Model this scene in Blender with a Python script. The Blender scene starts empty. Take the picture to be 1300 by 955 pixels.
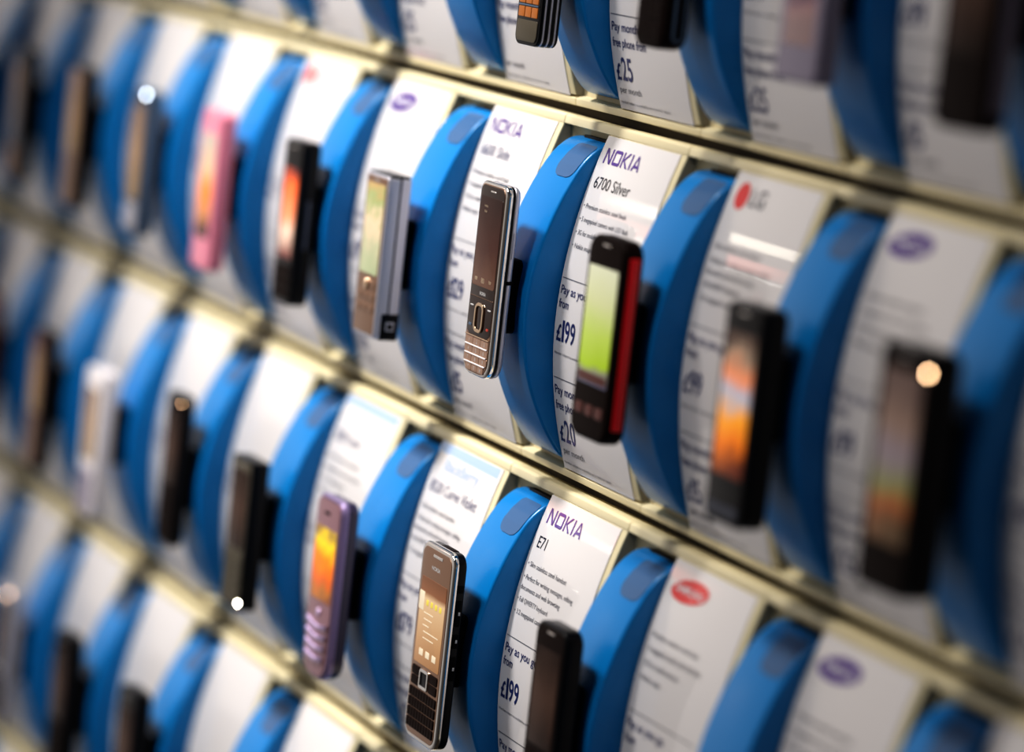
import bpy, bmesh, math
from mathutils import Vector, Matrix

S = 0.001                      # everything below is measured in millimetres
col = bpy.context.scene.collection
W, H = 161.66, 205.38            # pitch of the display holders
FX0, FX1 = 14.6, 61.3          # blue fin, left and right side
PI = math.pi

# ------------------------------------------------------------------ materials
def mat(name, color=(.8, .8, .8), rough=.5, metal=0., coat=0., spec=.5, emit=None, es=0., bump=0., bscale=900.,
        vary=0., croug=.05):
    m = bpy.data.materials.new(name); m.use_nodes = True
    nt = m.node_tree; b = nt.nodes['Principled BSDF']
    b.inputs['Base Color'].default_value = (*color, 1)
    b.inputs['Roughness'].default_value = rough
    b.inputs['Metallic'].default_value = metal
    b.inputs['Coat Weight'].default_value = coat
    b.inputs['Coat Roughness'].default_value = croug
    b.inputs['Specular IOR Level'].default_value = spec
    if emit:
        b.inputs['Emission Color'].default_value = (*emit, 1); b.inputs['Emission Strength'].default_value = es
    tc = nt.nodes.new('ShaderNodeTexCoord')
    nz = nt.nodes.new('ShaderNodeTexNoise'); nz.inputs['Scale'].default_value = bscale
    nt.links.new(tc.outputs['Object'], nz.inputs['Vector'])
    if bump:
        bp = nt.nodes.new('ShaderNodeBump'); bp.inputs['Strength'].default_value = bump
        bp.inputs['Distance'].default_value = .0003
        nt.links.new(nz.outputs['Fac'], bp.inputs['Height']); nt.links.new(bp.outputs['Normal'], b.inputs['Normal'])
    if vary:
        mx = nt.nodes.new('ShaderNodeMix'); mx.data_type = 'RGBA'
        mx.inputs[6].default_value = (*[c * (1 - vary) for c in color], 1)
        mx.inputs[7].default_value = (*[min(1, c * (1 + vary)) for c in color], 1)
        n2 = nt.nodes.new('ShaderNodeTexNoise'); n2.inputs['Scale'].default_value = 14
        nt.links.new(tc.outputs['Object'], n2.inputs['Vector'])
        nt.links.new(n2.outputs['Fac'], mx.inputs[0]); nt.links.new(mx.outputs[2], b.inputs['Base Color'])
    return m

def screen_mat(name, stops, es=.5, nscale=90, namt=.25, z0=-30, z1=30, rough=.12):
    """lit display: colour bands along the height of the glass, broken up by noise"""
    m = bpy.data.materials.new(name); m.use_nodes = True
    nt = m.node_tree; b = nt.nodes['Principled BSDF']
    tc = nt.nodes.new('ShaderNodeTexCoord'); sp = nt.nodes.new('ShaderNodeSeparateXYZ')
    mr = nt.nodes.new('ShaderNodeMapRange'); mr.inputs[1].default_value = z0 * S; mr.inputs[2].default_value = z1 * S
    nz = nt.nodes.new('ShaderNodeTexNoise'); nz.inputs['Scale'].default_value = nscale; nz.inputs['Detail'].default_value = 3
    ma = nt.nodes.new('ShaderNodeMath'); ma.operation = 'MULTIPLY_ADD'; ma.inputs[1].default_value = namt; ma.inputs[2].default_value = -namt / 2
    ad = nt.nodes.new('ShaderNodeMath'); ad.operation = 'ADD'
    cr = nt.nodes.new('ShaderNodeValToRGB')
    nt.links.new(tc.outputs['Object'], sp.inputs[0]); nt.links.new(sp.outputs['Z'], mr.inputs[0])
    nt.links.new(tc.outputs['Object'], nz.inputs['Vector']); nt.links.new(nz.outputs['Fac'], ma.inputs[0])
    nt.links.new(mr.outputs[0], ad.inputs[0]); nt.links.new(ma.outputs[0], ad.inputs[1]); nt.links.new(ad.outputs[0], cr.inputs[0])
    e = cr.color_ramp.elements
    e[0].position, e[0].color = stops[0][0], (*stops[0][1], 1)
    e[1].position, e[1].color = stops[-1][0], (*stops[-1][1], 1)
    for p, c in stops[1:-1]:
        k = e.new(p); k.color = (*c, 1)
    nt.links.new(cr.outputs[0], b.inputs['Base Color']); nt.links.new(cr.outputs[0], b.inputs['Emission Color'])
    b.inputs['Emission Strength'].default_value = es; b.inputs['Roughness'].default_value = rough; b.inputs['Specular IOR Level'].default_value = .3 if name[:3] not in ('dim', 'haz') else .08
    return m

M = {}
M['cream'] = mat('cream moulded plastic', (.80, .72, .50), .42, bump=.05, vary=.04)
M['side_shade'] = mat('cream side with painted shade', (.30, .265, .20), .6)  # cream holder's side faces, shade painted in as a darker colour
M['cream_dark'] = mat('cream back plate', (.70, .62, .42), .55, vary=.06)
M['blue'] = mat('satin blue plastic', (.000, .24, .62), .33, coat=.12, croug=.18, bump=.12, bscale=1500, spec=.5)
M['patch'] = mat('grey translucent film', (.06, .15, .32), .38, coat=.2)
M['card'] = mat('glossy white card', (.78, .755, .77), .45, coat=.75, croug=.035, vary=.015)
M['navy'] = mat('navy print', (.022, .03, .14), .5, coat=.5)
M['black'] = mat('black print', (.018, .018, .028), .5, coat=.5)
M['greyink'] = mat('grey print', (.16, .16, .19), .5, coat=.5)
M['paleink'] = mat('pale blue print', (.42, .55, .78), .5, coat=.5)
M['redink'] = mat('red print', (.70, .05, .05), .5, coat=.5)
M['purpleink'] = mat('purple print', (.10, .04, .30), .5, coat=.5)
M['whiteink'] = mat('white print', (.85, .83, .88), .5)
M['dark'] = mat('matt black plastic', (.004, .004, .005), .6, spec=.15)
M['gloss_black'] = mat('gloss black plastic', (.004, .004, .006), .3, coat=.15, spec=.2)
M['wallm'] = mat('dark brown display wall', (.045, .034, .024), .7, vary=.15)
M['chrome'] = mat('polished chrome', (.82, .79, .76), .10, 1.)
M['gold'] = mat('warm polished metal', (.78, .60, .44), .16, 1.)
M['bronze'] = mat('bronze metal', (.34, .21, .145), .32, .8, coat=.3)
M['bronze_dark'] = mat('dark bronze glass', (.022, .010, .008), .15, coat=.2, spec=.35)
M['silver'] = mat('silver plastic', (.60, .59, .66), .33, .5)
M['silver_dark'] = mat('gunmetal plastic', (.10, .11, .15), .35, .5)
M['violet'] = mat('violet plastic', (.34, .26, .46), .30, .35, coat=.5)
M['mauve'] = mat('mauve brushed front', (.36, .20, .24), .30, .45, coat=.5)
M['deepviolet'] = mat('deep violet side', (.045, .035, .085), .3, coat=.4)
M['lilac'] = mat('lilac bright key edge', (.78, .62, .95), .2, .3, coat=.5)
M['pink'] = mat('pink plastic', (.86, .30, .42), .35, coat=.4)
M['white'] = mat('white plastic', (.92, .87, .90), .3, coat=.5)
M['lavender'] = mat('lavender grey plastic', (.30, .27, .36), .4)
M['slate'] = mat('slate blue plastic', (.09, .14, .22), .4)
M['red'] = mat('bright red plastic', (.95, .006, .012), .28, coat=.4)
M['redbrown'] = mat('red brown plastic', (.12, .035, .03), .35)
M['brown_black'] = mat('brown black plastic', (.014, .007, .006), .5, coat=0, spec=.1)
M['amber'] = mat('amber lit key', (.36, .12, .015), .35, emit=(.5, .16, .015), es=.12, vary=.5)
M['olive'] = mat('olive brushed metal', (.13, .115, .085), .4, .6)
M['icon'] = mat('pale screen icon', (.7, .62, .48), .4, emit=(.9, .75, .55), es=.2)
M['icon_dim'] = mat('dim cream screen icon', (.5, .42, .32), .4, emit=(.7, .52, .38), es=.2)
M['icon_yellow'] = mat('yellow screen icon', (.7, .6, .1), .4, emit=(.8, .6, .1), es=.2)
M['end_red'] = mat('dull red mark', (.45, .05, .03), .4)
M['key_bronze'] = mat('light bronze key', (.50, .33, .25), .36, .75, coat=.3)
M['icon_red'] = mat('red screen icon', (.7, .1, .05), .4, emit=(.7, .1, .04), es=.4)
M['glint_white'] = mat('bright white dot', (.8, .8, .7), .4, emit=(1, .93, .72), es=75)  # glowing colours that paint reflected glints onto the phones
M['glint_peach'] = mat('peach dot', (.8, .6, .4), .4, emit=(1, .66, .40), es=24)
M['glint_cool'] = mat('cool white dot', (.8, .8, .8), .4, emit=(.72, .82, .92), es=26)
M['mark'] = mat('light mark', (.6, .6, .62), .4)
M['ledge_brown'] = mat('brown felt slot', (.012, .010, .010), .8)
SC = {
 'brown': screen_mat('dark brown display', [(0, (.14, .07, .045)), (.45, (.06, .022, .016)), (1, (.018, .006, .005))], .25, 60, .3),
 'home': screen_mat('beige home display', [(0, (.30, .15, .06)), (.3, (.42, .25, .13)), (.72, (.55, .40, .25)), (.78, (.22, .10, .05)), (1, (.12, .055, .03))], .30, 40, .05),
 'lime': screen_mat('yellow green display', [(0, (.10, .10, .16)), (.10, (.22, .22, .16)), (.16, (.33, .46, .02)), (.42, (.40, .50, .10)), (.7, (.50, .52, .30)), (1, (.55, .56, .42))], .40, 60, .12),
 'flame': screen_mat('orange flame display', [(0, (.10, .03, .05)), (.2, (.35, .14, .03)), (.38, (.55, .12, .02)), (.55, (.80, .22, .01)), (.72, (.70, .50, .02)), (.85, (.30, .20, .05)), (1, (.15, .05, .06))], .45, 70, .5),
 'olive': screen_mat('olive beige display', [(0, (.35, .40, .25)), (.3, (.42, .42, .28)), (.55, (.60, .48, .34)), (.8, (.30, .34, .16)), (1, (.45, .30, .14))], .30, 130, .6),
 'sunset': screen_mat('orange white display', [(0, (.12, .02, .02)), (.3, (.7, .5, .4)), (.5, (.75, .25, .12)), (.8, (.85, .14, .03)), (1, (.10, .02, .02))], .5, 90, .35),
 'amberbeige': screen_mat('beige orange display', [(0, (.03, .02, .02)), (.2, (.5, .22, .08)), (.45, (.75, .22, .03)), (.7, (.55, .40, .25)), (1, (.40, .36, .30))], .45, 60, .3),
 'photo': screen_mat('orange photo display', [(0, (.14, .03, .01)), (.2, (.75, .20, .01)), (.42, (.85, .36, .03)), (.55, (.40, .45, .55)), (.72, (.75, .28, .14)), (.9, (.30, .22, .16)), (1, (.08, .05, .04))], .42, 55, .45),
 'haze': screen_mat('grey beige display', [(0, (.10, .06, .03)), (.18, (.30, .10, .03)), (.3, (.20, .20, .08)), (.5, (.22, .18, .20)), (.75, (.22, .15, .12)), (1, (.12, .08, .07))], .35, 50, .35),
 'coral': screen_mat('coral display', [(0, (.20, .14, .14)), (.12, (.24, .15, .15)), (.2, (.10, .06, .09)), (.28, (.28, .17, .15)), (.36, (.70, .16, .09)), (1, (.5, .12, .08))], .4, 70, .3),
 'dim': screen_mat('dim brown display', [(0, (.02, .012, .01)), (.5, (.07, .04, .03)), (1, (.02, .012, .01))], .25, 60, .4),
 'tan': screen_mat('tan bronze display', [(0, (.28, .18, .08)), (.5, (.34, .21, .11)), (1, (.22, .14, .09))], .25, 60, .4),
 'bluegrey': screen_mat('blue grey display', [(0, (.05, .06, .1)), (.5, (.16, .12, .11)), (1, (.25, .15, .10))], .25, 60, .4),
}

# ------------------------------------------------------------------ helpers
def link(name, me, parent=None, m=None):
    o = bpy.data.objects.new(name, me); col.objects.link(o)
    if parent: o.parent = parent
    if m is not None and me is not None and not me.materials: me.materials.append(m)
    return o

def finish(bm, name, smooth=True, angle=38):
    for v in bm.verts: v.co *= S
    bmesh.ops.recalc_face_normals(bm, faces=bm.faces)
    me = bpy.data.meshes.new(name); bm.to_mesh(me); bm.free()
    if smooth:
        for p in me.polygons: p.use_smooth = True
        try: me.set_sharp_from_angle(angle=math.radians(angle))
        except Exception: pass
    return me

def add_box(bm, x0, x1, y0, y1, z0, z1, bev=0.):
    vs = [bm.verts.new(p) for p in [(x0,y0,z0),(x1,y0,z0),(x1,y1,z0),(x0,y1,z0),(x0,y0,z1),(x1,y0,z1),(x1,y1,z1),(x0,y1,z1)]]
    fs = [bm.faces.new([vs[i] for i in q]) for q in [(0,1,2,3),(7,6,5,4),(0,4,5,1),(1,5,6,2),(2,6,7,3),(3,7,4,0)]]
    if bev:
        es = list({e for f in fs for e in f.edges})
        bmesh.ops.bevel(bm, geom=es, offset=bev, segments=2, affect='EDGES', profile=.6)

def rrect(w, h, r, n=6, r2=None, sq=0.):
    """rounded outline in x,z; r2 = radius of the lower corners"""
    r2 = r if r2 is None else r2
    pts = []
    for cx, cz, rr, a0 in [(w/2-r, h/2-r, r, 0), (-w/2+r, h/2-r, r, 90), (-w/2+r2, -h/2+r2, r2, 180), (w/2-r2, -h/2+r2, r2, 270)]:
        for k in range(n + 1):
            a = math.radians(a0 + 90 * k / n); pts.append((cx + rr*math.cos(a), cz + rr*math.sin(a)))
    return pts

def slab(bm, w, h, t, r, ef=1., eb=1., y0=0., r2=None, cx=0., cz=0., seg=4, bulge=0.):
    """rounded slab: front at y0, back at y0+t, edges rounded by ef / eb"""
    rings = []
    def ring(ins, y):
        rr = max(r - ins, .15); rr2 = max((r if r2 is None else r2) - ins, .15)
        return [bm.verts.new((cx + x, y, cz + z)) for x, z in rrect(w-2*ins, h-2*ins, rr, 6, rr2)]
    if ef > 0:
        for k in range(seg + 1):
            a = PI/2 * k / seg; rings.append(ring(ef*(1-math.sin(a)), y0 + ef*(1-math.cos(a))))
    else: rings.append(ring(0, y0))
    if eb > 0:
        for k in range(seg + 1):
            a = PI/2 * k / seg; rings.append(ring(eb*(1-math.cos(a)), y0 + t - eb*(1-math.sin(a))))
    else: rings.append(ring(0, y0 + t))
    n = len(rings[0])
    for a, b in zip(rings, rings[1:]):
        for i in range(n): bm.faces.new((a[i], a[(i+1)%n], b[(i+1)%n], b[i]))
    bm.faces.new(rings[0]); bm.faces.new(rings[-1][::-1])

def slab_me(name, *a, **k):
    bm = bmesh.new(); slab(bm, *a, **k); return finish(bm, name)

# ------------------------------------------------------------------ profiles
def card_y(z):
    d = z + 101.
    return -16.1 + (.00172 if d > 0 else .00228) * d * d
FP = [(-10.5,5.5),(-11,2.5),(-12.3,-.8),(-15,-4.6),(-20,-9.5),(-26,-13.6),(-33,-17.2),(-42,-21.2),(-52,-24.9),(-64,-28.6),(-76,-31.4),
      (-88,-33.2),(-102,-34),(-116,-33.2),(-130,-31.),(-142,-27.8),(-154,-23.),(-165,-17.2),(-174,-11.6),(-182,-5.4),(-188,.2),(-190.5,3.2),(-191.5,7.)]
FP = [(z, y - (1.1 if y < 2 else 0)) for z, y in FP]
def fin_y(z):
    for (za, ya), (zb, yb) in zip(FP, FP[1:]):
        if zb <= z <= za: return ya + (yb-ya) * (z-za)/(zb-za)
    return 5.
def plate_y(z): return 5.6 + 4.4 * (-z / H)

# ------------------------------------------------------------------ holder parts
def me_plate():
    bm = bmesh.new()
    vs = [bm.verts.new(p) for p in [(.4,plate_y(0),-.6),(W-.4,plate_y(0),-.6),(W-.4,plate_y(-H),-H+5.4),(.4,plate_y(-H),-H+5.4),
                                    (.4,13,-.6),(W-.4,13,-.6),(W-.4,13,-H+5.4),(.4,13,-H+5.4)]]
    for q in [(0,1,2,3),(4,7,6,5),(0,4,5,1),(1,5,6,2),(2,6,7,3),(3,7,4,0)]: bm.faces.new([vs[i] for i in q])
    return finish(bm, 'back_plate', False)
def extr(name, prof, x0, x1, bev=.5):
    bm = bmesh.new()
    a = [bm.verts.new((x0, y, z)) for y, z in prof]; b = [bm.verts.new((x1, y, z)) for y, z in prof]
    n = len(prof)
    fs = [bm.faces.new((a[i], a[(i+1)%n], b[(i+1)%n], b[i])) for i in range(n)]
    fs += [bm.faces.new(a[::-1]), bm.faces.new(b)]
    if bev: bmesh.ops.bevel(bm, geom=list(bm.edges), offset=bev, segments=2, affect='EDGES', profile=.6)
    return finish(bm, name, True, 50)
def me_holder():
    """cream body under the card: curved front, flat sides"""
    bm = bmesh.new(); N = 36; rows = []
    x0, x1 = FX1 + .3, W - .9
    zs = [-1.5 - (H - 11 - 1.5) * k / N for k in range(N + 1)]
    for z in zs:
        y = card_y(z) + .5; r = .8
        cs = [(x0, 12.), (x0, y + r), (x0 + r*.3, y + r*.3), (x0 + r, y), (x1 - r, y), (x1 - r*.3, y + r*.3), (x1, y + r), (x1, 12.)]
        rows.append([bm.verts.new((x, yy, z)) for x, yy in cs])
    for a, b in zip(rows, rows[1:]):
        for i in range(7): bm.faces.new((a[i], a[i+1], b[i+1], b[i]))
        bm.faces.new((a[7], a[0], b[0], b[7]))
    bm.faces.new(rows[0][::-1]); bm.faces.new(rows[-1])
    me = finish(bm, 'card_holder'); me.materials.append(M['cream']); me.materials.append(M['side_shade'])
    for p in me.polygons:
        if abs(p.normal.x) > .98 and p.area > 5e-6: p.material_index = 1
    return me
def me_fin():
    bm = bmesh.new(); pts = []
    for (za, ya), (zb, yb) in zip(FP, FP[1:]):          # refine by Catmull-like midpoints
        pts.append((za, ya))
    pts.append(FP[-1])
    fine = []
    for i in range(len(pts) - 1):
        p0 = pts[max(i-1, 0)]; p1 = pts[i]; p2 = pts[i+1]; p3 = pts[min(i+2, len(pts)-1)]
        for k in range(3):
            t = k / 3
            fine.append(tuple(.5*((2*p1[c]) + (-p0[c]+p2[c])*t + (2*p0[c]-5*p1[c]+4*p2[c]-p3[c])*t*t + (-p0[c]+3*p1[c]-3*p2[c]+p3[c])*t**3) for c in (0, 1)))
    fine.append(pts[-1])
    rows = []; r = 1.7
    for i, (z, y) in enumerate(fine):
        a = fine[max(i-1, 0)]; b = fine[min(i+1, len(fine)-1)]
        tz, ty = b[0]-a[0], b[1]-a[1]; L = math.hypot(tz, ty); nz, ny = ty/L, -tz/L   # inward normal candidates
        if ny < 0: nz, ny = -nz, -ny
        if i < 2: nz, ny = -1, 0
        if i > len(fine) - 3: nz, ny = 1, 0
        cs = []
        for k in range(5):
            th = PI/2 * k / 4; cs.append((FX0 + r - r*math.cos(th), r - r*math.sin(th)))
        cs += [((FX0+FX1)/2, 0)]
        for k in range(5):
            th = PI/2 * (1 - k/4); cs.append((FX1 - r + r*math.cos(th), r - r*math.sin(th)))
        row = [bm.verts.new((x, y + ny*d, z + nz*d)) for x, d in cs]
        zb = z + nz*r; zb = max(min(zb, -11), -191)
        row = [bm.verts.new((FX0, 9., zb))] + row + [bm.verts.new((FX1, 9., zb))]
        rows.append(row)
    n = len(rows[0])
    for a, b in zip(rows, rows[1:]):
        for i in range(n-1): bm.faces.new((a[i], a[i+1], b[i+1], b[i]))
    bm.faces.new(rows[0][::-1]); bm.faces.new(rows[-1])
    bmesh.ops.remove_doubles(bm, verts=bm.verts, dist=.01)
    return finish(bm, 'fin', True, 55)
def me_patch():
    bm = bmesh.new(); rows = []; x0, x1 = 34., 59.2; z0, z1 = -13.6, -33.; N = 22
    for k in range(N + 1):
        z = z0 + (z1 - z0) * k / N; d = min(k, N - k) / N * abs(z1 - z0); rr = 7. if k > N/2 else 2.
        ins = rr - math.sqrt(max(rr*rr - max(rr - d, 0)**2, 0)) if d < rr else 0
        rows.append([bm.verts.new((x, fin_y(z) - .45, z)) for x in [x0 + ins + (x1-x0-2*ins)*q/4 for q in range(5)]])
    for a, b in zip(rows, rows[1:]):
        for i in range(4): bm.faces.new((a[i], a[i+1], b[i+1], b[i]))
    me = finish(bm, 'window')
    return me
def me_card():
    bm = bmesh.new(); N = 60; fr, bk = [], []
    x0, x1 = FX1 + .9, 154.6
    for k in range(N + 1):
        z = -6.2 - (195.4 - 6.2) * k / N; y = card_y(z)
        fr.append([bm.verts.new((x, y - .1, z)) for x in (x0, x1)]); bk.append([bm.verts.new((x, y + .3, z)) for x in (x0, x1)])
    for k in range(N):
        bm.faces.new((fr[k][0], fr[k][1], fr[k+1][1], fr[k+1][0])); bm.faces.new((bk[k][1], bk[k][0], bk[k+1][0], bk[k+1][1]))
        bm.faces.new((fr[k][1], bk[k][1], bk[k+1][1], fr[k+1][1])); bm.faces.new((bk[k][0], fr[k][0], fr[k+1][0], bk[k+1][0]))
    bm.faces.new((fr[0][0], bk[0][0], bk[0][1], fr[0][1])); bm.faces.new((fr[-1][1], bk[-1][1], bk[-1][0], fr[-1][0]))
    return finish(bm, 'card')

ME = dict(plate=me_plate(),
          top=extr('top_rail', [(2.0, -.2), (0., -1.2), (-.4, -5.7), (6., -5.9), (11., -5.), (11., -.4)], .35, W - .35, .45),
          bot=extr('bottom_rail', [(4.3, -H + 9.), (5.3, -H + 5.), (12., -H + 5.), (12., -H + 11.2), (9., -H + 11.)], .35, W - .35, .4),
          holder=me_holder(), fin=me_fin(), patch=me_patch(), card=me_card())
bm = bmesh.new(); add_box(bm, 24.5, 60.8, 2.2, 9, -11.2, -9.4); ME['slot'] = finish(bm, 'slot', False)
bm = bmesh.new(); slab(bm, 24, 46, .12, 6, .03, 0, y0=-1.); slab(bm, 22, 42, .9, 5, 0, 0, y0=-.9)   # unit depth, scaled to reach the phone
ME['mount'] = finish(bm, 'phone_mount')

FRONT, THICK, TALL = {}, {}, {}
def holder(i, j, label, phone=True):
    e = link('display_holder', None); e.location = (i*W*S, 0, -j*H*S)
    e['label'] = label; e['category'] = 'display holder'; e['group'] = 'blue and cream phone holders on the wall'
    link('back_plate', ME['plate'], e, M['cream_dark']); link('top_rail', ME['top'], e, M['cream'])
    link('bottom_rail', ME['bot'], e, M['cream']); link('card_holder', ME['holder'], e, M['cream'])
    link('slot', ME['slot'], e, M['ledge_brown'])
    f = link('blue_fin', ME['fin'], e, M['blue']); link('sensor_window', ME['patch'], f, M['patch'])
    if phone:
        m = link('phone_mount', ME['mount'], e, M['dark']); m.location = (CX*S, -30*S, (TALL[(i, j)])*S); d = -30 - (FRONT[(i, j)] + THICK[(i, j)] - .3); m.scale = (1, d, 1); m.rotation_euler = (math.radians(2.2), 0, 0)
    return e

# ------------------------------------------------------------------ print on cards
_tx = {}
def text_verts(s, bold=0.):
    """glyph mesh of a string, normalised to cap height 1, starting at x=0"""
    key = (s, bold)
    if key in _tx: return _tx[key]
    cu = bpy.data.curves.new('t', 'FONT'); cu.body = s; cu.size = 1; cu.resolution_u = 4; cu.offset = bold
    o = bpy.data.objects.new('t', cu); col.objects.link(o)
    bpy.context.view_layer.update()
    dg = bpy.context.evaluated_depsgraph_get(); me = bpy.data.meshes.new_from_object(o.evaluated_get(dg))
    V = [v.co.copy() for v in me.vertices]; F = [tuple(p.vertices) for p in me.polygons]
    bpy.data.objects.remove(o); bpy.data.curves.remove(cu); bpy.data.meshes.remove(me)
    cap = .69
    x0 = min(v.x for v in V); x1 = max(v.x for v in V)
    V = [((v.x - x0)/cap, v.y/cap) for v in V]
    _tx[key] = (V, F, (x1 - x0)/cap); return _tx[key]

def put_text(bm, s, x, z, h, width=None, bold=.0, surf=card_y, off=.28):
    V, F, w = text_verts(s, bold)
    sx = h if width is None else width / w
    vs = [bm.verts.new((x + a*sx, surf(z + b*h) - off, z + b*h)) for a, b in V]
    for f in F:
        try: bm.faces.new([vs[i] for i in f])
        except ValueError: pass

def put_poly(bm, pts, surf=card_y, off=.28):
    vs = [bm.verts.new((x, surf(z) - off, z)) for x, z in pts]; bm.faces.new(vs)

GL = {  # square block letters on a 0..1 box, strokes as quads
 'N': (1.15, [[(0,0),(0,1),(.2,1),(.2,0)], [(.95,0),(.95,1),(1.15,1),(1.15,0)], [(.0,1),(.27,1),(1.15,0),(.88,0)]]),
 'O': (1.2, [[(.12,0),(0,.1),(0,.9),(.12,1),(.2,1),(.2,0)], [(1.0,0),(1.0,1),(1.08,1),(1.2,.9),(1.2,.1),(1.08,0)], [(.2,.8),(.2,1),(1.0,1),(1.0,.8)], [(.2,0),(.2,.2),(1.0,.2),(1.0,0)]]),
 'K': (1.1, [[(0,0),(0,1),(.2,1),(.2,0)], [(.2,.52),(.82,1),(1.1,1),(.42,.5)], [(.2,.52),(.42,.5),(1.12,0),(.83,0)]]),
 'I': (.2, [[(0,0),(0,1),(.2,1),(.2,0)]]),
 'A': (1.2, [[(0,0),(.5,1),(.66,1),(.22,0)], [(1.2,0),(.7,1),(.54,1),(.98,0)], [(.28,.2),(.36,.38),(.84,.38),(.92,.2)]]),
}
def put_blocks(bm, word, x, z, h, width, off=.28, surf=card_y):
    tot = sum(GL[c][0] for c in word) + .24*(len(word)-1); s = width/tot; cx = x
    for k, c in enumerate(word):
        for q in GL[c][1]:
            put_poly(bm, [(cx + a*s, z + b*h) for a, b in q], off=off + .01*k, surf=surf)
        cx += (GL[c][0] + .24)*s
def ellipse(bm, cx, cz, rx, rz, ang=0, n=28, off=.28):
    ca, sa = math.cos(ang), math.sin(ang)
    put_poly(bm, [(cx + rx*math.cos(t)*ca - rz*math.sin(t)*sa, cz + rx*math.cos(t)*sa + rz*math.sin(t)*ca) for t in [2*PI*k/n for k in range(n)]], off=off)

_cm = {}
def cached(key, fn):
    if key not in _cm:
        bm = bmesh.new(); fn(bm)
        for v in bm.verts: v.co.x = 69 + (v.co.x - 74.5)*.95
        _cm[key] = finish(bm, 'print', False)
    return _cm[key]
def T_(name, c, m, s_, x, z, h, w=None, bold=0.):
    return link(name, cached((s_, x, z, h, w), lambda b: put_text(b, s_, x, z, h, w, bold)), c, M[m])
def figure(c, txt, x, z, h):
    def f(b):
        cx = x
        for ch in txt:
            wd = 3. if ch == '1' else 6.6
            put_text(b, ch, cx, z, h, wd, .012); cx += wd + 1.
    link('price_figure', cached(('fig', txt, x, z, h), f), c, M['navy'])
def sale(c, pay, monthly):
    T_('offer_text', c, 'navy', 'Pay as you go', 70, -96.6, 4.8, 46, .008); T_('offer_text', c, 'navy', 'from', 70, -104.4, 4.8, None, .008)
    T_('offer_text', c, 'navy', 'Pay monthly', 70, -152.8, 4.8, 41, .008); T_('offer_text', c, 'navy', 'free phone from', 70, -161.4, 4.8, 45, .008)
    if pay:
        T_('pound_sign', c, 'navy', '£', 71, -122.8, 9, None, .02); figure(c, pay, 78.5, -122.8, 11.8)
    if monthly:
        T_('pound_sign', c, 'navy', '£', 71, -179.3, 8.6, None, .02); figure(c, monthly, 78.6, -179.3, 12.2)
    T_('offer_text', c, 'greyink', 'per month', 72, -186.4, 3.6, 29)
    for z in (-130.6, -192.2):
        T_('small_print', c, 'greyink', 'Handset subject to availability see in store for details', 70, z, 1.5, 66)
        link('ruled_line', cached(('rule', z), lambda b: put_poly(b, [(69, -88 if z > -150 else -144.2), (69, -87.5 if z > -150 else -143.7), (150, -87.5 if z > -150 else -143.7), (150, -88 if z > -150 else -144.2)])), c, M['greyink'])
FE = {
 '6700': [('• Premium stainless steel finish', -47.4, 58), ('• 5 megapixel camera with LED flash', -55, 66), ('• 3G for mobile internet', -62.6, 44), ('• Nokia maps', -70.2, 27)],
 'e71': [('• Slim stainless steel handset', -46.6, 55), ('• Perfect for writing messages, editing', -54.2, 70), ('   documents and web browsing', -60.2, 56), ('• Full QWERTY keyboard', -67, 43), ('• 3.2 megapixel camera', -74.2, 43)],
}
def price_card(i, j, label, logo=None, title=None, feat=None, pay='', monthly='25', tcol='navy', band=None):
    c = link('price_card', ME['card'], None, M['card']); c.location = (i*W*S, 0, -j*H*S)
    c['label'] = label; c['category'] = 'price card'; c['group'] = 'printed price cards'
    if band == 'pale':
        link('top_stripe', cached('band', lambda b: put_poly(b, [(66, -12.4), (66, -6.6), (161, -6.6), (161, -12.4)], off=.2)), c, M['paleink'])
    if logo == 'nokia':
        link('brand_logo', cached('nokia', lambda b: put_blocks(b, 'NOKIA', 74.5, -21.2, 8.6, 48)), c, M['purpleink'])
    elif logo == 'blackberry':
        link('brand_logo', cached('bb', lambda b: put_text(b, 'BlackBerry', 84, -21.5, 7.2, 54, .01)), c, M['paleink'])
    elif logo in ('oval', 'ovalred'):
        o = link('brand_logo', cached('oval', lambda b: ellipse(b, 96, -19, 21, 6.2, .1)), c)
        if not o.data.materials: o.data.materials.append(M['purpleink'])
        if logo == 'ovalred':
            o.material_slots[0].link = 'OBJECT'; o.material_slots[0].material = M['redink']
        link('logo_lettering', cached('ovt', lambda b: put_text(b, 'SAMSUNG', 80, -20.6, 3.6, 32, .02, off=.45)), o, M['whiteink'])
    elif logo == 'lg':
        link('brand_logo', cached('lgc', lambda b: ellipse(b, 82, -18, 7.2, 7.2)), c, M['redink'])
        link('logo_lettering', cached('lgt', lambda b: put_text(b, 'LG', 92, -22, 9, 17, .02)), c, M['greyink'])
    if title:
        T_('model_name', c, tcol, title, 74.5, -35.4, 6.6, None if len(title) < 5 else min(4.4*len(title), 80))
    if feat:
        for t_, z_, w_ in FE[feat]: T_('feature_line', c, 'greyink', t_, 71.5, z_, 2.8, w_)
    sale(c, pay, monthly)
    return c

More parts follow.
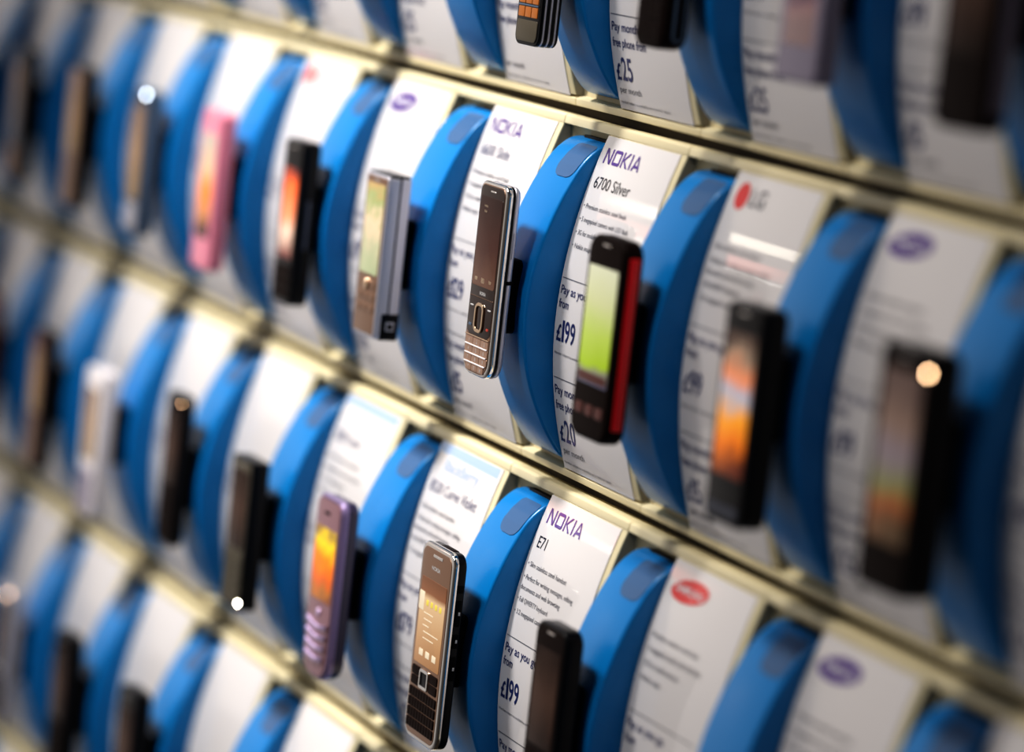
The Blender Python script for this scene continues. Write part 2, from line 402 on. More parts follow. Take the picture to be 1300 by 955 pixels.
# ------------------------------------------------------------------ phones
def P(e, name, me, m, label=None):
    o = link(name, me, e, m)
    if label: o['label'] = label
    return o
CX = 37.3
PD = {  # front plane (y) and thickness of every phone
 (0,0): (-51.5, 9.), (0,1): (-51.3, 8.6), (1,0): (-55, 12), (-1,1): (-55.2, 11.5), (-1,0): (-56.5, 15), (-2,0): (-51, 12), (-3,0): (-52.5, 11), (-4,0): (-53, 13),
 (-5,0): (-53, 12), (-6,0): (-53, 12), (-7,0): (-53, 12), (2,0): (-55.3, 14), (3,0): (-60, 17), (0,-1): (-51, 12), (1,-1): (-55, 15), (2,-1): (-55, 11), (3,-1): (-60, 12),
 (-2,-1): (-52, 11), (-2,1): (-55, 12), (-3,1): (-50, 9), (-4,1): (-58, 13), (-5,1): (-54, 12), (-6,1): (-54, 12), (1,1): (-52, 11), (-4,2): (-54, 12), (-5,2): (-54, 12), (-3,2): (-54, 12)}
def phone_root(i, j, label, cz, w, group='display phones mounted on the blue fins', tilt=2.7, cx=0, y=0):
    cx = CX; y = PD[(i, j)][0]
    e = link('mobile_phone', None)
    e.location = ((i*W + cx)*S, y*S, (-j*H + cz)*S); e.rotation_euler = (math.radians(tilt), 0, 0)
    e['label'] = label; e['category'] = 'mobile phone'; e['group'] = group
    return e
def key_mesh(w, h, t=.7, r=.8): 
    k = ('key', w, h, t, r)
    if k not in _cm: _cm[k] = slab_me('key', w, h, t, r, .25, 0, y0=-t)
    return _cm[k]
def plate_mesh(w, h, r, t=.5, y0=-.35, r2=None):
    k = ('pl', w, h, r, t, y0, r2)
    if k not in _cm: _cm[k] = slab_me('plate', w, h, t, r, .2, 0, y0=y0, r2=r2)
    return _cm[k]
def flat_text(s, h, w=None, y=-.6, bold=0.):
    k = ('ft', s, h, w, y)
    if k not in _cm:
        bm = bmesh.new(); ww = text_verts(s, bold)[2]*h if w is None else w
        put_text(bm, s, -ww/2, -h/2, h, w, bold, surf=lambda z: y, off=0); _cm[k] = finish(bm, 'text', False)
    return _cm[k]
def at(o, x, z, y=0): o.location = (x*S, y*S, z*S); return o
def ring_mesh(w, h, r, rw, y=-.9, t=.9):
    """raised rounded ring (navigation key bezel)"""
    k = ('ring', w, h, r, rw, y, t)
    if k in _cm: return _cm[k]
    bm = bmesh.new(); R = []
    for ins, yy in [(0, y + t), (0, y + .3), (.3, y), (rw - .3, y), (rw, y + .3), (rw, y + t)]:
        R.append([bm.verts.new((x, yy, z)) for x, z in rrect(w - 2*ins, h - 2*ins, max(r - ins, .3))])
    n = len(R[0])
    for a, b in zip(R, R[1:]):
        for q in range(n): bm.faces.new((a[q], a[(q+1) % n], b[(q+1) % n], b[q]))
    _cm[k] = finish(bm, 'ring'); return _cm[k]

def phone_6700(i, j):
    w, h = 38.4, 109.8
    e = phone_root(i, j, 'slim bronze phone with chrome rim and dark brown screen, in sharp focus at centre', -97, w, cx=39.6)
    P(e, 'chrome_frame', slab_me('frame', w, h, 4., 6., 1.8, .8, r2=10), M['chrome'], 'polished chrome frame')
    P(e, 'black_side_band', slab_me('band', w - .7, h - .7, 3.2, 6., 0, 0, y0=3.2, r2=10), M['gloss_black'])
    P(e, 'back_cover', slab_me('back', w - .2, h - .2, 3.6, 6., .5, 2.6, y0=5.4, r2=10), M['silver'], 'silver back cover')
    P(e, 'front_plate', slab_me('front', w - 4.2, h - 3.4, .8, 5., .2, 0, y0=-.3, r2=9.6), M['bronze'], 'bronze front plate')
    P(e, 'display_glass', slab_me('dg', w - 4.6, 84, .5, 4.8, .2, 0, y0=-.42, r2=3, cz=10.6), M['bronze_dark'], 'black brown glass')
    s = at(P(e, 'screen', plate_mesh(w - 6.8, 51, 2., .5, -.62), SC['brown'], 'dark brown glossy screen'), 0, 21.)
    for x, z, ww, hh, mm in [(-7, 20, 5.5, 1.8, 'icon_dim'), (-7, 17, 4.5, 1.8, 'icon_dim'), (-10.5, -21.5, 4, 2.4, 'icon_dim'), (-1, -21.8, 5, 3.4, 'icon_dim'), (9, -21.6, 4, 2.4, 'icon_dim')]:
        at(P(s, 'screen_icon', plate_mesh(ww, hh, .6, .1, -.62), M[mm]), x, z)
    at(P(s, 'earpiece', plate_mesh(8, 1., .45, .1, -.62), M['chrome']), 1, 28.8)
    at(P(e, 'brand_lettering', flat_text('NOKIA', 1.9, 8.5, -.55, .02), M['mark']), 1, -8.)
    P(e, 'navigation_plate', slab_me('navp', w - 6.2, 21.5, .3, 1.5, .1, 0, y0=-.5, r2=5, cz=-21.6), M['bronze_dark'], 'black brown navigation area')
    at(P(e, 'trim_strip', plate_mesh(w - 6., .5, .2, .3, -.62), M['bronze']), 0, -10.6)
    nk = at(P(e, 'navigation_key', ring_mesh(12.5, 17, 4.5, 2.1, -1.5, 1.2), M['gold'], 'oval chrome ring navigation key'), 0, -21.8)
    P(nk, 'key_centre', plate_mesh(8.4, 12.8, 2.6, .4, -.75), M['bronze_dark'])
    for x, mm in ((-12.3, 'mark'), (12.3, 'mark')):
        at(P(e, 'soft_key', plate_mesh(4.6, .9, .4, .2, -.68), M[mm]), x, -16)
    at(P(e, 'call_key', plate_mesh(4, 1.6, .5, .2, -.68), M['slate']), -12.3, -27)
    at(P(e, 'end_call_key', plate_mesh(3.4, 1.6, .6, .2, -.68), M['end_red'], 'red end call key'), 12.3, -27)
    for r in range(4):
        z = -35.6 - 4.95*r
        wr = 10.6 if r < 3 else 8.2
        for c in range(3):
            k = at(P(e, 'key', key_mesh(wr, 4.2, .6, .7), M['key_bronze']), (c-1)*(wr + .25), z)
            at(P(k, 'digit', flat_text('1234567890'[3*r + c] if r < 3 else '*0#'[c], 2.1, None, -.66), M['mark']), 0, 0)
        if r < 3: at(P(e, 'key_divider', plate_mesh(31 - r, .8, .3, .6, -1.2), M['white']), 0, z - 2.47)
    at(P(e, 'curved_trim', plate_mesh(33, .8, .3, .5, -1.1), M['gold']), 0, -32.7)
    at(P(e, 'side_notch', slab_me('notch', 1.4, 2.2, 3.6, .5, .1, .1), M['dark']), w/2 - .5, 1, 5.2)
    at(P(e, 'volume_key', slab_me('volk', 1., 15, 1.4, .4, .3, .3), M['silver']), w/2 - .2, 22, 6.2)
    return e

def phone_e71(i, j):
    w, h = 47, 114
    e = phone_root(i, j, 'keyboard phone with chrome rim and beige home screen, in sharp focus at lower middle', -103, w, cx=40.7)
    P(e, 'body', slab_me('body', w, h, 7.6, 8, .8, 1.8, y0=1., r2=9), M['gloss_black'], 'black side and back')
    P(e, 'chrome_frame', slab_me('fr', w + .6, h + .6, 3.4, 8, 1.6, .4, r2=9), M['chrome'], 'chrome front rim')
    P(e, 'front_plate', slab_me('fp', w - 4.6, h - 5, .6, 6, .2, 0, y0=-.25), M['bronze'], 'bronze front plate')
    P(e, 'top_cap', slab_me('tc', 18, 4, 4.4, 1.2, .4, .4, y0=3.2, cz=h/2 - 1.6, cx=3), M['brown_black'])
    s = at(P(e, 'screen', plate_mesh(w - 10, 50, 1.2, .4, -.5), SC['home'], 'beige lit home screen'), 0, 12)
    for k in range(4): at(P(s, 'screen_icon', plate_mesh(3.6, 3.4, .8, .1, -.58), M[['icon_yellow', 'icon', 'icon_yellow', 'icon'][k]]), -7 + 6.4*k, 11)
    at(P(s, 'clock', plate_mesh(7.5, 11, .8, .1, -.58), M['icon']), -15.5, 11)
    for k in range(5): at(P(s, 'text_line', plate_mesh([14, 12, 9, 22, 16][k], .8, .3, .1, -.56), M['icon']), [-4, -4, -6, 2, -1][k], 5 - 3.6*k)
    for k in range(3): at(P(s, 'toolbar_icon', plate_mesh(6, 4, .6, .1, -.58), M['icon']), -9 + 9.5*k, -18)
    at(P(e, 'earpiece', plate_mesh(14, 1.8, .8, .3, -.45), M['chrome']), 1, h/2 - 6)
    at(P(e, 'brand_lettering', flat_text('NOKIA', 2.2, 12, -.32, .02), M['mark']), 0, h/2 - 13)
    nk = at(P(e, 'navigation_key', ring_mesh(13, 11.5, 2, 1.9, -1.4, 1.2), M['chrome'], 'square chrome navigation key'), 0, -20.5)
    P(nk, 'key_centre', plate_mesh(9.4, 8, 1, .4, -.6), M['gloss_black'])
    for x in (-13, 13):
        for z in (-17.6, -23.4): at(P(e, 'function_key', key_mesh(11, 5.2, .8, 1), M['brown_black']), x, z)
    for r in range(4):
        for c in range(10):
            at(P(e, 'key', key_mesh(3.6, 5.2, .9, .8), M['brown_black']), (c - 4.5)*3.95, -30.3 - 6*r)
    for z, hh in ((24, 15), (8, 8), (-8, 14)):
        b = at(P(e, 'side_key', slab_me('sk', 1.2, hh, 3.4, .5, .4, .4), M['dark'], 'black side key'), w/2 + .1, z, 3.8)
        at(P(b, 'symbol', slab_me('sy', .3, 2, 1.2, .1, .05, .05), M['mark']), .6, 0, 1.6)
    at(P(e, 'headset_socket', slab_me('hs', .8, 4.2, 3.6, .4, .1, .1), M['dark']), w/2 + .1, 38, 3.8)
    return e

PW = {(-2,0): 35, (-3,0): 40, (-4,0): 36, (-5,0): 36, (-6,0): 36, (-7,0): 36, (2,0): 39, (3,0): 44, (0,-1): 33, (1,-1): 34, (2,-1): 42, (3,-1): 43, (-2,-1): 38,
      (-2,1): 37, (-3,1): 34, (-4,1): 40, (-5,1): 36, (-6,1): 38, (1,1): 38, (-4,2): 38, (-5,2): 38, (-3,2): 38}
def phone_slab(i, j, label, cz, w, h, t, body, front, screen, srect, r=6, r2=None, side=None, keys=None, ef=1.4, eb=2., cx=40.7, extra=None, short=False):
    """general bar phone: body, front plate, screen, keys, side trim"""
    w0 = w; w = PW.get((i, j), w); t = PD[(i, j)][1]; k_ = w/w0
    e = phone_root(i, j, label, cz, w, cx=cx)
    P(e, 'body', slab_me('body', w, h, t, r, ef, eb, r2=r2), M[body])
    if short: return e
    P(e, 'front_plate', slab_me('fp', w - 3.4, h - 3.4, .6, max(r - 1.6, 1), .2, 0, y0=-.25, r2=None if r2 is None else r2 - 1.6), M[front])
    sx, sz0, sz1, sw = srect; sw = round(sw*k_, 1)                       # centre x, top and bottom fraction, width
    zt = h/2 - sz0*h; zb = h/2 - sz1*h
    s = at(P(e, 'screen', plate_mesh(sw, round(zt - zb, 1), 1.2, .4, -.5), SC[screen]), sx, (zt + zb)/2)
    s.scale = (1, 1, 1)
    if screen_z.get(screen): s.scale = (1, 1, 1)
    at(P(e, 'earpiece', plate_mesh(9, 1.2, .5, .2, -.4), M['chrome']), 0, h/2 - min(4.5, .5*sz0*h + 1))
    if side:
        m_, y_, tt, hh = side
        at(P(e, 'side_strip', slab_me('ss', 1.6, h*hh, tt, .7, .4, .4), M[m_], None), w/2 - .35, 0, y_)
    if keys:
        rows, cols, mk, z0 = keys[:4]
        kh = (h/2 - 4 + z0) / rows
        for rr in range(rows):
            for c in range(cols):
                kw = (w - 8)/cols
                at(P(e, 'key', key_mesh(round(kw - .8, 2), round(kh - .9, 2), .8, .8), M[mk]), (c - (cols-1)/2)*kw, z0 - kh*(rr + .5))
    return e
screen_z = {}

def glint_dot(e, x, z, y, r, m, label):  # small glowing dot painting a reflected glint; the phone has no lamp here
    at(P(e, 'painted_glint', slab_me('dot', 2*r, 2*r, .5, r*.98, .1, 0, y0=-.6), m, label), x, z, y)
def build_phones():
    phone_6700(0, 0); phone_e71(0, 1)
    # red sided black phone
    e = phone_slab(1, 0, 'black phone with bright red side strip and yellow-green screen', -104, 44, 107, 12,
                   'brown_black', 'brown_black', 'lime', (0, .15, .73, 36), r=9, ef=2.4, eb=3.2, cx=38.5)
    P(e, 'red_side_strip', slab_me('rs', 2.4, 91, 6.2, 1.1, .8, .8, y0=0), M['red'], 'bright red side panel').location = ((22 - .75)*S, 3.2*S, 0)
    at(P(e, 'menu_bar', plate_mesh(34, 5, .8, .2, -.55), M['redbrown'], 'row of coloured icons'), 0, -21)
    for x in (-12, 0, 12): at(P(e, 'key', key_mesh(9.5, 6, .6, 1.5), M['redbrown']), x, -38)
    # violet
    e = phone_slab(-1, 1, 'violet phone with orange and yellow screen and four rows of curved keys', -107.5, 42, 112, 11.5,
                   'deepviolet', 'mauve', 'flame', (0, .17, .57, 34), r=8, r2=15, ef=1.6, eb=3., cx=38.5)
    P(e, 'violet_rim', slab_me('vr', 42.8, 112.8, 4.4, 8, 2., .6, r2=15), M['violet'], 'violet metal rim')
    for ch in e.children:
        if ch.name.startswith('front_plate'): ch.location.y = -.6*S
        if ch.name.startswith('screen'): ch.location.y = -.7*S
    at(P(e, 'camera_slot', plate_mesh(9, 2, .9, .3, -1.), M['dark']), -2, 46)
    at(P(e, 'navigation_key', slab_me('nvk', 4.6, 4.6, 1.2, 2.2, .5, 0, y0=-1.8), M['lilac'], 'small bright round key'), 0, -15)
    for r in range(4):
        for c in range(3):
            wv = 10.8 - (1.6 if r == 3 else .4*r)
            bm = bmesh.new(); N = 8; pr = []
            xx = (c - 1)*(wv + .5)
            for q in range(N + 1):
                x = xx - wv/2 + wv*q/N; zc = -.012*(225 - x*x)*-1 - 3.2
                zc = -3.2*(1 - (x/19.)**2)
                pr.append((x, zc))
            def rw(dz, y): return [bm.verts.new((x, y, z + dz)) for x, z in pr]
            a, b, c2, d = rw(2.1, -1.), rw(1.6, -2.3), rw(-.4, -2.0), rw(-4.2, -1.)
            for p_, q_ in ((a, b), (b, c2), (c2, d)):
                for q in range(N): bm.faces.new((p_[q], p_[q+1], q_[q+1], q_[q]))
            o = P(e, 'key', finish(bm, 'vkey'), M['lilac' if c < 2 else 'violet'] if True else None, 'curved bright lilac key'); at(o, 0, -21.5 - 6.6*r)
            o.data.materials.append(M['mauve'])
            for pidx, pl in enumerate(o.data.polygons): pl.material_index = 0 if pidx < 2*N else 1
    # silver slider
    e = phone_slab(-1, 0, 'thick silver slider phone with bronze front and black block at its foot', -106.5, 36, 98, 15,
                   'silver', 'bronze', 'olive', (0, .06, .62, 29), r=2.5, ef=.8, eb=1., cx=36., extra=None)
    P(e, 'black_foot', slab_me('bf', 36.8, 17, 11.4, 2, .6, .8, y0=4., cz=-41.2), M['gloss_black'], 'black plastic foot')
    P(e, 'slide_gap', slab_me('sg', 36.5, 90, .9, 2, 0, 0, y0=7.6, cz=4), M['dark'])
    P(e, 'top_cap', slab_me('tcp', 34.5, 1.6, 12.5, .6, .3, .3, y0=1.4, cz=49), M['gloss_black'])
    o = P(e, 'side_camera', slab_me('scam', 1., 5.4, 5.4, .4, .2, .2), M['silver']); at(o, 18.4, -41, 7.)
    o2 = P(o, 'lens', slab_me('lens', .7, 3.4, 3.4, .3, .1, .1), M['dark']); at(o2, .4, 0, 1.)
    for x in (-9, 0, 9):
        for z in (-18, -25, -32): at(P(e, 'key', key_mesh(8, 5, .7, 1), M['bronze']), x, z)
    at(P(e, 'navigation_key', slab_me('nk', 7, 7, 1.4, 3.2, .6, 0, y0=-1.6), M['gold']), 0, -18)
    # black with orange screen
    phone_slab(-2, 0, 'black phone with glowing orange screen, between the pink phone and the silver slider', -108, 47, 106, 14,
               'gloss_black', 'gloss_black', 'sunset', (0, .17, .72, 33), r=5, keys=(3, 3, 'brown_black', -28), side=('silver_dark', 5, 3, .3))
    # pink
    phone_slab(-3, 0, 'pink phone with a broad pink frame around a beige and orange screen', -108, 50, 110, 12,
               'pink', 'pink', 'amberbeige', (0, .15, .80, 33), r=6, eb=1.8)
    e = phone_slab(-4, 0, 'slate blue sided phone with a tan screen, left of the pink phone', -108, 47, 106, 15,
               'slate', 'silver_dark', 'tan', (0, .12, .75, 34), r=6, keys=(2, 3, 'silver', -30))
    glint_dot(e, 14, 50, 0, 1.3, M['glint_cool'], 'cool bright glint painted as a glowing dot')
    phone_slab(-5, 0, 'black phone with tan bronze front, second left of the pink phone', -108, 47, 108, 15,
               'gloss_black', 'bronze', 'tan', (0, .14, .6, 34), r=6, keys=(3, 3, 'bronze', -14))
    phone_slab(-6, 0, 'dark shadowed phone with a grey-brown front in the upper left', -108, 47, 108, 14,
               'gloss_black', 'silver_dark', 'bluegrey', (0, .14, .7, 34), r=6, keys=(2, 3, 'brown_black', -26))
    phone_slab(-7, 0, 'near-black shadowed phone at the far left edge of the second row', -108, 47, 108, 13,
               'gloss_black', 'gloss_black', 'dim', (0, .14, .7, 34), r=6)
    phone_slab(2, 0, 'black touch phone showing an orange photo, next right of the red-sided phone', -114, 48, 107, 14,
               'gloss_black', 'gloss_black', 'photo', (0, .13, .78, 38), r=6, keys=(1, 3, 'silver_dark', -44), cx=41.5)
    e = phone_slab(3, 0, 'large blurred black phone with hazy grey-beige screen near the right edge', -108.5, 50, 110, 17,
               'gloss_black', 'brown_black', 'haze', (0, .10, .80, 38), r=6, cx=36, eb=4)
    glint_dot(e, 20, 46, 0, 1.1, M['glint_peach'], 'round peach glint painted as a glowing dot')
    # top row
    e = phone_slab(0, -1, 'black phone with amber keys and three silver side stripes, cropped by the top edge', -113, 48, 112, 13.5,
                   'gloss_black', 'gloss_black', 'dim', (0, .07, .44, 38), r=6, r2=6, ef=.8, eb=1.2)
    for y in (1.9, 5.4, 8.9):
        at(P(e, 'silver_stripe', slab_me('st', 33.5, 112.4, 1.2, 6.2, .3, .3, y0=0), M['silver'], 'silver side stripe'), 0, 0, y)
    for r in range(6):
        for c in range(3):
            at(P(e, 'key', key_mesh(8., 5.8, .7, .5), M['amber'], 'amber lit key'), -9.2 + 8.9*c, 0.5 - 7.6*r)
        if r: at(P(e, 'key_divider', plate_mesh(27, .9, .3, .5, -.9), M['slate']), -.2, 4.3 - 7.6*r)
    f = P(e, 'foot_plate', slab_me('fpl', 28, 12, .6, 2, .2, 0, y0=-.6, cz=-48, r2=4), M['olive'], 'olive grey foot plate')
    at(P(f, 'lettering', flat_text('Sony', 2.8, 11, -.7, .02), M['mark']), 1, -47.6) if False else None
    e = phone_slab(1, -1, 'brown-black phone with blue-grey loop on its side, right of the amber-keyed phone', -100, 48, 112, 16,
                   'brown_black', 'brown_black', 'dim', (0, .08, .5, 38), r=5, r2=8, keys=(5, 4, 'brown_black', 0), eb=5)
    P(e, 'side_panel', ring_mesh(60, 7, 3, 1.6, -1, 1.2), M['slate'], 'blue-grey loop on the side').rotation_euler = (0, PI/2, PI/2)
    for ch in e.children:
        if ch.name.startswith('side_panel'): ch.location = (17.2*S, 8*S, -22*S)
    phone_slab(2, -1, 'lavender-grey phone with coral red screen, cropped by the top edge', -103, 48, 110, 14,
               'lavender', 'lavender', 'coral', (0, .1, .84, 34), r=4)
    phone_slab(3, -1, 'very dark brown phone with a lavender side strip in the upper right corner', -109, 50, 108, 14,
               'brown_black', 'brown_black', 'dim', (0, .1, .7, 38), r=8, side=('lavender', 3, 8, .85))
    phone_slab(-2, -1, 'tan fronted phone cropped by the top edge left of the amber-keyed phone', -110, 48, 112, 12,
               'slate', 'bronze', 'tan', (0, .1, .62, 38), r=6, keys=(3, 3, 'bronze', -18))
    # third row
    e = phone_slab(-2, 1, 'square-cornered black phone with olive front, next left of the violet phone', -108, 50, 98, 16,
               'gloss_black', 'olive', 'dim', (0, .08, .6, 38), r=2, keys=(3, 3, 'olive', -14), ef=.6, eb=1.)
    glint_dot(e, 16.5, -44, 0, 1.0, M['glint_white'], 'bright round glint painted as a glowing dot')
    e = phone_slab(-3, 1, 'slim black phone with a round glint at its top, right of the white phone', -98, 44, 106, 12,
               'gloss_black', 'brown_black', 'dim', (0, .12, .6, 34), r=6, keys=(3, 3, 'brown_black', -14))
    glint_dot(e, 14, 48, 0, 0.55, M['glint_peach'], 'small glint painted as a glowing dot')
    phone_slab(-4, 1, 'glossy white phone with a tan screen at lower left', -111, 52, 110, 15,
               'white', 'white', 'tan', (0, .14, .62, 36), r=6, keys=(3, 3, 'lavender', -20), eb=3)
    phone_slab(-5, 1, 'black phone with a brown front, left of the white phone', -108, 48, 108, 13,
               'gloss_black', 'redbrown', 'tan', (0, .14, .6, 36), r=6, keys=(3, 3, 'brown_black', -14))
    phone_slab(-6, 1, 'pinkish red phone cut off by the left edge in the third row', -104, 48, 108, 13,
               'redbrown', 'pink', 'dim', (0, .14, .6, 36), r=6)
    phone_slab(1, 1, 'glossy black phone at the bottom, next right of the sharp keyboard phone', -107, 49, 110, 12,
               'gloss_black', 'brown_black', 'dim', (0, .12, .6, 38), r=8, keys=(3, 3, 'brown_black', -14))
    # fourth row
    phone_slab(-4, 2, 'black rounded phone at the bottom, two fins right of the left edge', -104, 48, 108, 13,
               'gloss_black', 'brown_black', 'dim', (0, .12, .6, 38), r=8, keys=(3, 3, 'brown_black', -14))
    e = phone_slab(-5, 2, 'silver topped phone at the bottom left edge', -104, 48, 108, 13,
               'silver', 'silver', 'bluegrey', (0, .12, .6, 38), r=8, keys=(3, 3, 'silver_dark', -14))
    glint_dot(e, 14, 48, 0, 0.9, M['glint_peach'], 'glint painted as a glowing dot')
    phone_slab(-3, 2, 'plain black phone in the lowest row, below the slim black phone', -104, 48, 108, 13,
               'gloss_black', 'gloss_black', 'dim', (0, .12, .6, 38), r=6, keys=(3, 3, 'brown_black', -14))

# ------------------------------------------------------------------ what hangs where
ROW = {-1: 'top row', 0: 'second row', 1: 'third row', 2: 'fourth row', 3: 'lowest row'}
PH = {(0,0): 'the sharp slim bronze phone', (1,0): 'the red-sided phone', (2,0): 'the black phone showing an orange photo', (3,0): 'the large hazy black phone at right',
      (-1,0): 'the silver slider phone', (-2,0): 'the black phone with the orange screen', (-3,0): 'the pink phone', (-4,0): 'the slate blue sided phone',
      (-5,0): 'the tan-fronted black phone', (-6,0): 'the shadowed grey-brown phone', (-7,0): 'the near-black phone at the left edge',
      (0,-1): 'the amber-keyed phone', (1,-1): 'the phone with the loop side panel', (2,-1): 'the lavender phone with the coral screen', (3,-1): 'the dark phone in the upper right corner',
      (-2,-1): 'the tan phone cropped at the top edge', (0,1): 'the sharp keyboard phone', (-1,1): 'the violet phone', (-2,1): 'the black phone with the bright dot at its foot',
      (-3,1): 'the slim black phone', (-4,1): 'the white phone', (-5,1): 'the brown-fronted phone', (-6,1): 'the pinkish phone at the left edge',
      (1,1): 'the black phone rising from the bottom edge', (-4,2): 'the rounded black phone at the bottom', (-5,2): 'the silver-topped phone', (-3,2): 'the plain black phone in the lowest row'}
CARD = {(0,0): dict(logo='nokia', title='6700 Silver', feat='6700', pay='199', monthly='20', tcol='black'),
        (0,1): dict(logo='nokia', title='E71', feat='e71', pay='199', monthly='20', tcol='black'),
        (-1,0): dict(logo='nokia', title='6600 Slide', feat='6700', pay='129', monthly='15'),
        (-1,1): dict(logo='blackberry', title='8520 Curve Violet', feat='e71', pay='179', monthly='20', band='pale'),
        (-2,1): dict(logo=None, title='8520 Curve', feat='6700', pay='', monthly='20', band='pale'),
        (1,0): dict(logo='lg', title='', feat='e71', pay='99', monthly='15'),
        (2,0): dict(logo='oval', feat='6700', pay='99', monthly='25'),
        (-2,0): dict(logo='oval', title='', feat=None, pay='99', monthly='20'),
        (-3,0): dict(logo='lg', feat=None), (1,1): dict(logo='ovalred', feat='6700', pay='99'), (2,1): dict(logo='oval', feat='6700'),
        (0,-1): dict(logo='nokia', feat='6700', pay='', monthly='25'), (-1,-1): dict(monthly=''), (-3,1): dict(), (-4,1): dict(),
        (1,-1): dict(logo='nokia', feat='e71', pay='99', monthly='25'), (2,-1): dict(feat='6700', pay='99', monthly='15'),
        (3,-1): dict(feat='6700', pay='99', monthly='25'), (3,0): dict(logo='nokia', feat='6700', pay='99')}
CNAME = {(0,0): 'white price card with purple block-letter logo and £199, behind the red-sided phone', (0,1): 'white price card with sharp purple block-letter logo in the third row',
         (-1,0): 'white price card with blurred purple logo, behind the sharp slim bronze phone', (-1,1): 'white price card with pale blue top stripe, behind the sharp keyboard phone',
         (1,0): 'white price card with a round red logo, right of the red-sided phone', (0,-1): 'white price card showing £25 per month, at the top edge'}

# camera model (used to leave out holders wholly outside the frame)
F_PX, YAW, ROLL, PITCH = 4503.47, 1.14158, -.15343, -.11318
C0 = Vector((1850.41, -858.76, 97.13))
R = Matrix.Rotation(YAW, 3, 'Z') @ Matrix.Rotation(PITCH, 3, 'X') @ Matrix.Rotation(ROLL, 3, 'Y')
def proj(p):
    q = R.transposed() @ (Vector(p) - C0)
    return 650 + F_PX*q.x/q.y, 432 - F_PX*q.z/q.y
def seen(x0, x1, y0, y1, z0, z1, m=25):
    P_ = [proj((x, y, z)) for x in (x0, x1) for y in (y0, y1) for z in (z0, z1)]
    return max(p[0] for p in P_) > -m and min(p[0] for p in P_) < 1300 + m and max(p[1] for p in P_) > -m and min(p[1] for p in P_) < 955 + m
order = sorted(((i, j) for j in range(-2, 5) for i in range(-12, 6)
                if seen(i*W, (i+1)*W, -30, 8, -(j+1)*H, -j*H)), key=lambda q: (q[1], q[0]))
ORD = ['first', 'second', 'third', 'fourth', 'fifth', 'sixth', 'seventh', 'eighth', 'ninth', 'tenth', 'eleventh', 'twelfth', 'thirteenth']
rows_in = {}
for i, j in order: rows_in.setdefault(j, []).append(i)
for q_ in PH: FRONT[q_], THICK[q_], TALL[q_] = PD[q_][0], PD[q_][1], -104
for i, j in order:
    k = rows_in[j].index(i); row = ROW.get(j, 'lowest row')
    n_r = len(rows_in[j]) - 1 - k
    place = ('%s from the left in the %s' % (ORD[k], row)) if k <= n_r else ('%s from the right in the %s' % (ORD[n_r], row))
    if (i, j) in PH:
        hl = 'cream holder with curved blue fin carrying ' + PH[(i, j)]
        cl = 'white curved price card just right of the blue fin carrying ' + PH[(i, j)]
        if len(cl.split()) > 16: cl = 'white price card beside ' + PH[(i, j)]
        if len(hl.split()) > 16: hl = 'blue-finned holder carrying ' + PH[(i, j)]
    else:
        hl = 'cream and blue holder, ' + place; cl = 'white curved price card, ' + place
    holder(i, j, hl, (i, j) in PH)
    price_card(i, j, CNAME.get((i, j), cl), **CARD.get((i, j), {}))
build_phones()

# ------------------------------------------------------------------ the wall behind
def struct(name, bm_box, m):
    bm = bmesh.new(); add_box(bm, *bm_box); o = link(name, finish(bm, name, False), None, m); o['kind'] = 'structure'; return o
struct('wall_back', (-2600, 1500, 13.2, 60, -1500, 620), M['wallm'])

# ------------------------------------------------------------------ light
def area(name, loc, target, size, power, color=(1, 1, 1), size_y=None):
    l = bpy.data.lights.new(name, 'AREA'); l.energy = power; l.color = color; l.size = size*S
    if size_y: l.shape = 'RECTANGLE'; l.size_y = size_y*S
    o = bpy.data.objects.new(name, l); col.objects.link(o); o.location = Vector(loc)*S
    o.rotation_euler = (Vector(target) - Vector(loc)).to_track_quat('-Z', 'Y').to_euler(); return o
def spot(name, loc, target, power, deg, blend, radius, color=(1, 1, 1)):
    l = bpy.data.lights.new(name, 'SPOT'); l.energy = power; l.color = color; l.spot_size = math.radians(deg); l.spot_blend = blend
    l.shadow_soft_size = radius*S
    o = bpy.data.objects.new(name, l); col.objects.link(o); o.location = Vector(loc)*S
    o.rotation_euler = (Vector(target) - Vector(loc)).to_track_quat('-Z', 'Y').to_euler(); return o
spot('ceiling_spotlight', (-420, -950, 1180), (-330, 0, -270), 148, 46, 1., 120, (1, .96, .90))
spot('ceiling_spotlight', (280, -1000, 1250), (230, 0, -360), 46, 40, 1., 110, (1, .94, .85))
# shop lights across the aisle, seen as reflections in the glossy cards
area('strip_lamp', (-5050, -2700, 670), (-5050, 0, 670), 900, 1.5, (1, .93, .78), 120)
area('red_sign_lamp', (-5050, -2700, 410), (-5050, 0, 410), 900, .8, (1, .22, .16), 140)
area('strip_lamp', (-5050, -2700, 300), (-5050, 0, 300), 900, .4, (1, .97, .92), 25)

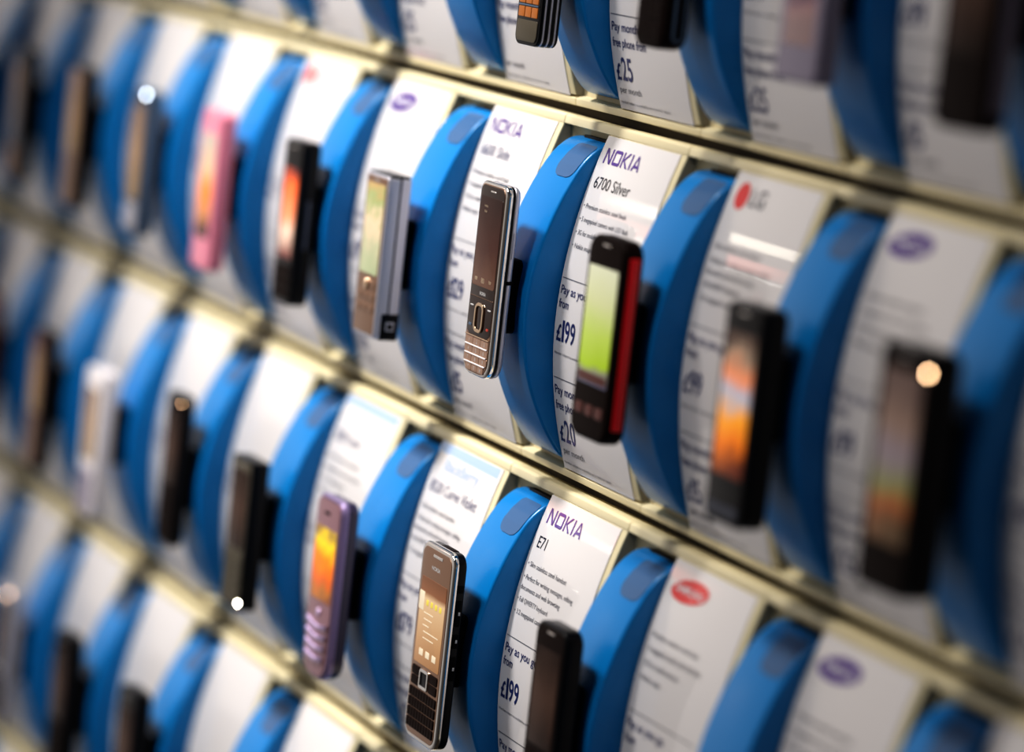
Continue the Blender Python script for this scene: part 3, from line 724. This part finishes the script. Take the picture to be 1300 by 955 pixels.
w = bpy.data.worlds.new('shop'); bpy.context.scene.world = w; w.use_nodes = True
nt = w.node_tree; bg = nt.nodes['Background']
tc = nt.nodes.new('ShaderNodeTexCoord'); sp = nt.nodes.new('ShaderNodeSeparateXYZ'); mr = nt.nodes.new('ShaderNodeMapRange')
mr.inputs[1].default_value = -1; mr.inputs[2].default_value = 1
cr = nt.nodes.new('ShaderNodeValToRGB')
nt.links.new(tc.outputs['Generated'], sp.inputs[0]); nt.links.new(sp.outputs['Z'], mr.inputs[0]); nt.links.new(mr.outputs[0], cr.inputs[0])
mx = nt.nodes.new('ShaderNodeMapRange'); mx.inputs[1].default_value = -1; mx.inputs[2].default_value = .5
mx.inputs[3].default_value = .95; mx.inputs[4].default_value = .13
nt.links.new(sp.outputs['X'], mx.inputs[0]); nt.links.new(mx.outputs[0], bg.inputs[1]); nt.links.new(cr.outputs[0], bg.inputs[0])
e = cr.color_ramp.elements
e[0].position, e[0].color = 0, (.16, .15, .145, 1)
e[1].position, e[1].color = 1, (.12, .12, .14, 1)
for p_, c_ in ((.30, (.40, .38, .37)), (.45, (.54, .50, .47)), (.52, (.72, .66, .62)), (.62, (.55, .52, .50)), (.78, (.42, .43, .46))):
    k = e.new(p_); k.color = (*c_, 1)

# ------------------------------------------------------------------ camera
cam = bpy.data.cameras.new('camera'); co = bpy.data.objects.new('camera', cam); col.objects.link(co)
cam.sensor_fit = 'HORIZONTAL'; cam.sensor_width = 36; cam.lens = F_PX/1300*36
cam.shift_y = -(477.5 - 432)/1300
B = Matrix(((1, 0, 0), (0, 0, -1), (0, 1, 0)))        # camera axes: x right, y up, z back
co.matrix_world = Matrix.Translation(C0*S) @ (R @ B).to_4x4()
cam.clip_start = .05
cam.dof.use_dof = True; cam.dof.focus_distance = 1.992; cam.dof.aperture_fstop = cam.lens/48.; cam.dof.aperture_blades = 9
bpy.context.scene.camera = co

sc = bpy.context.scene
sc.view_settings.view_transform = 'Standard'; sc.view_settings.look = 'High Contrast'; sc.view_settings.exposure = -.05
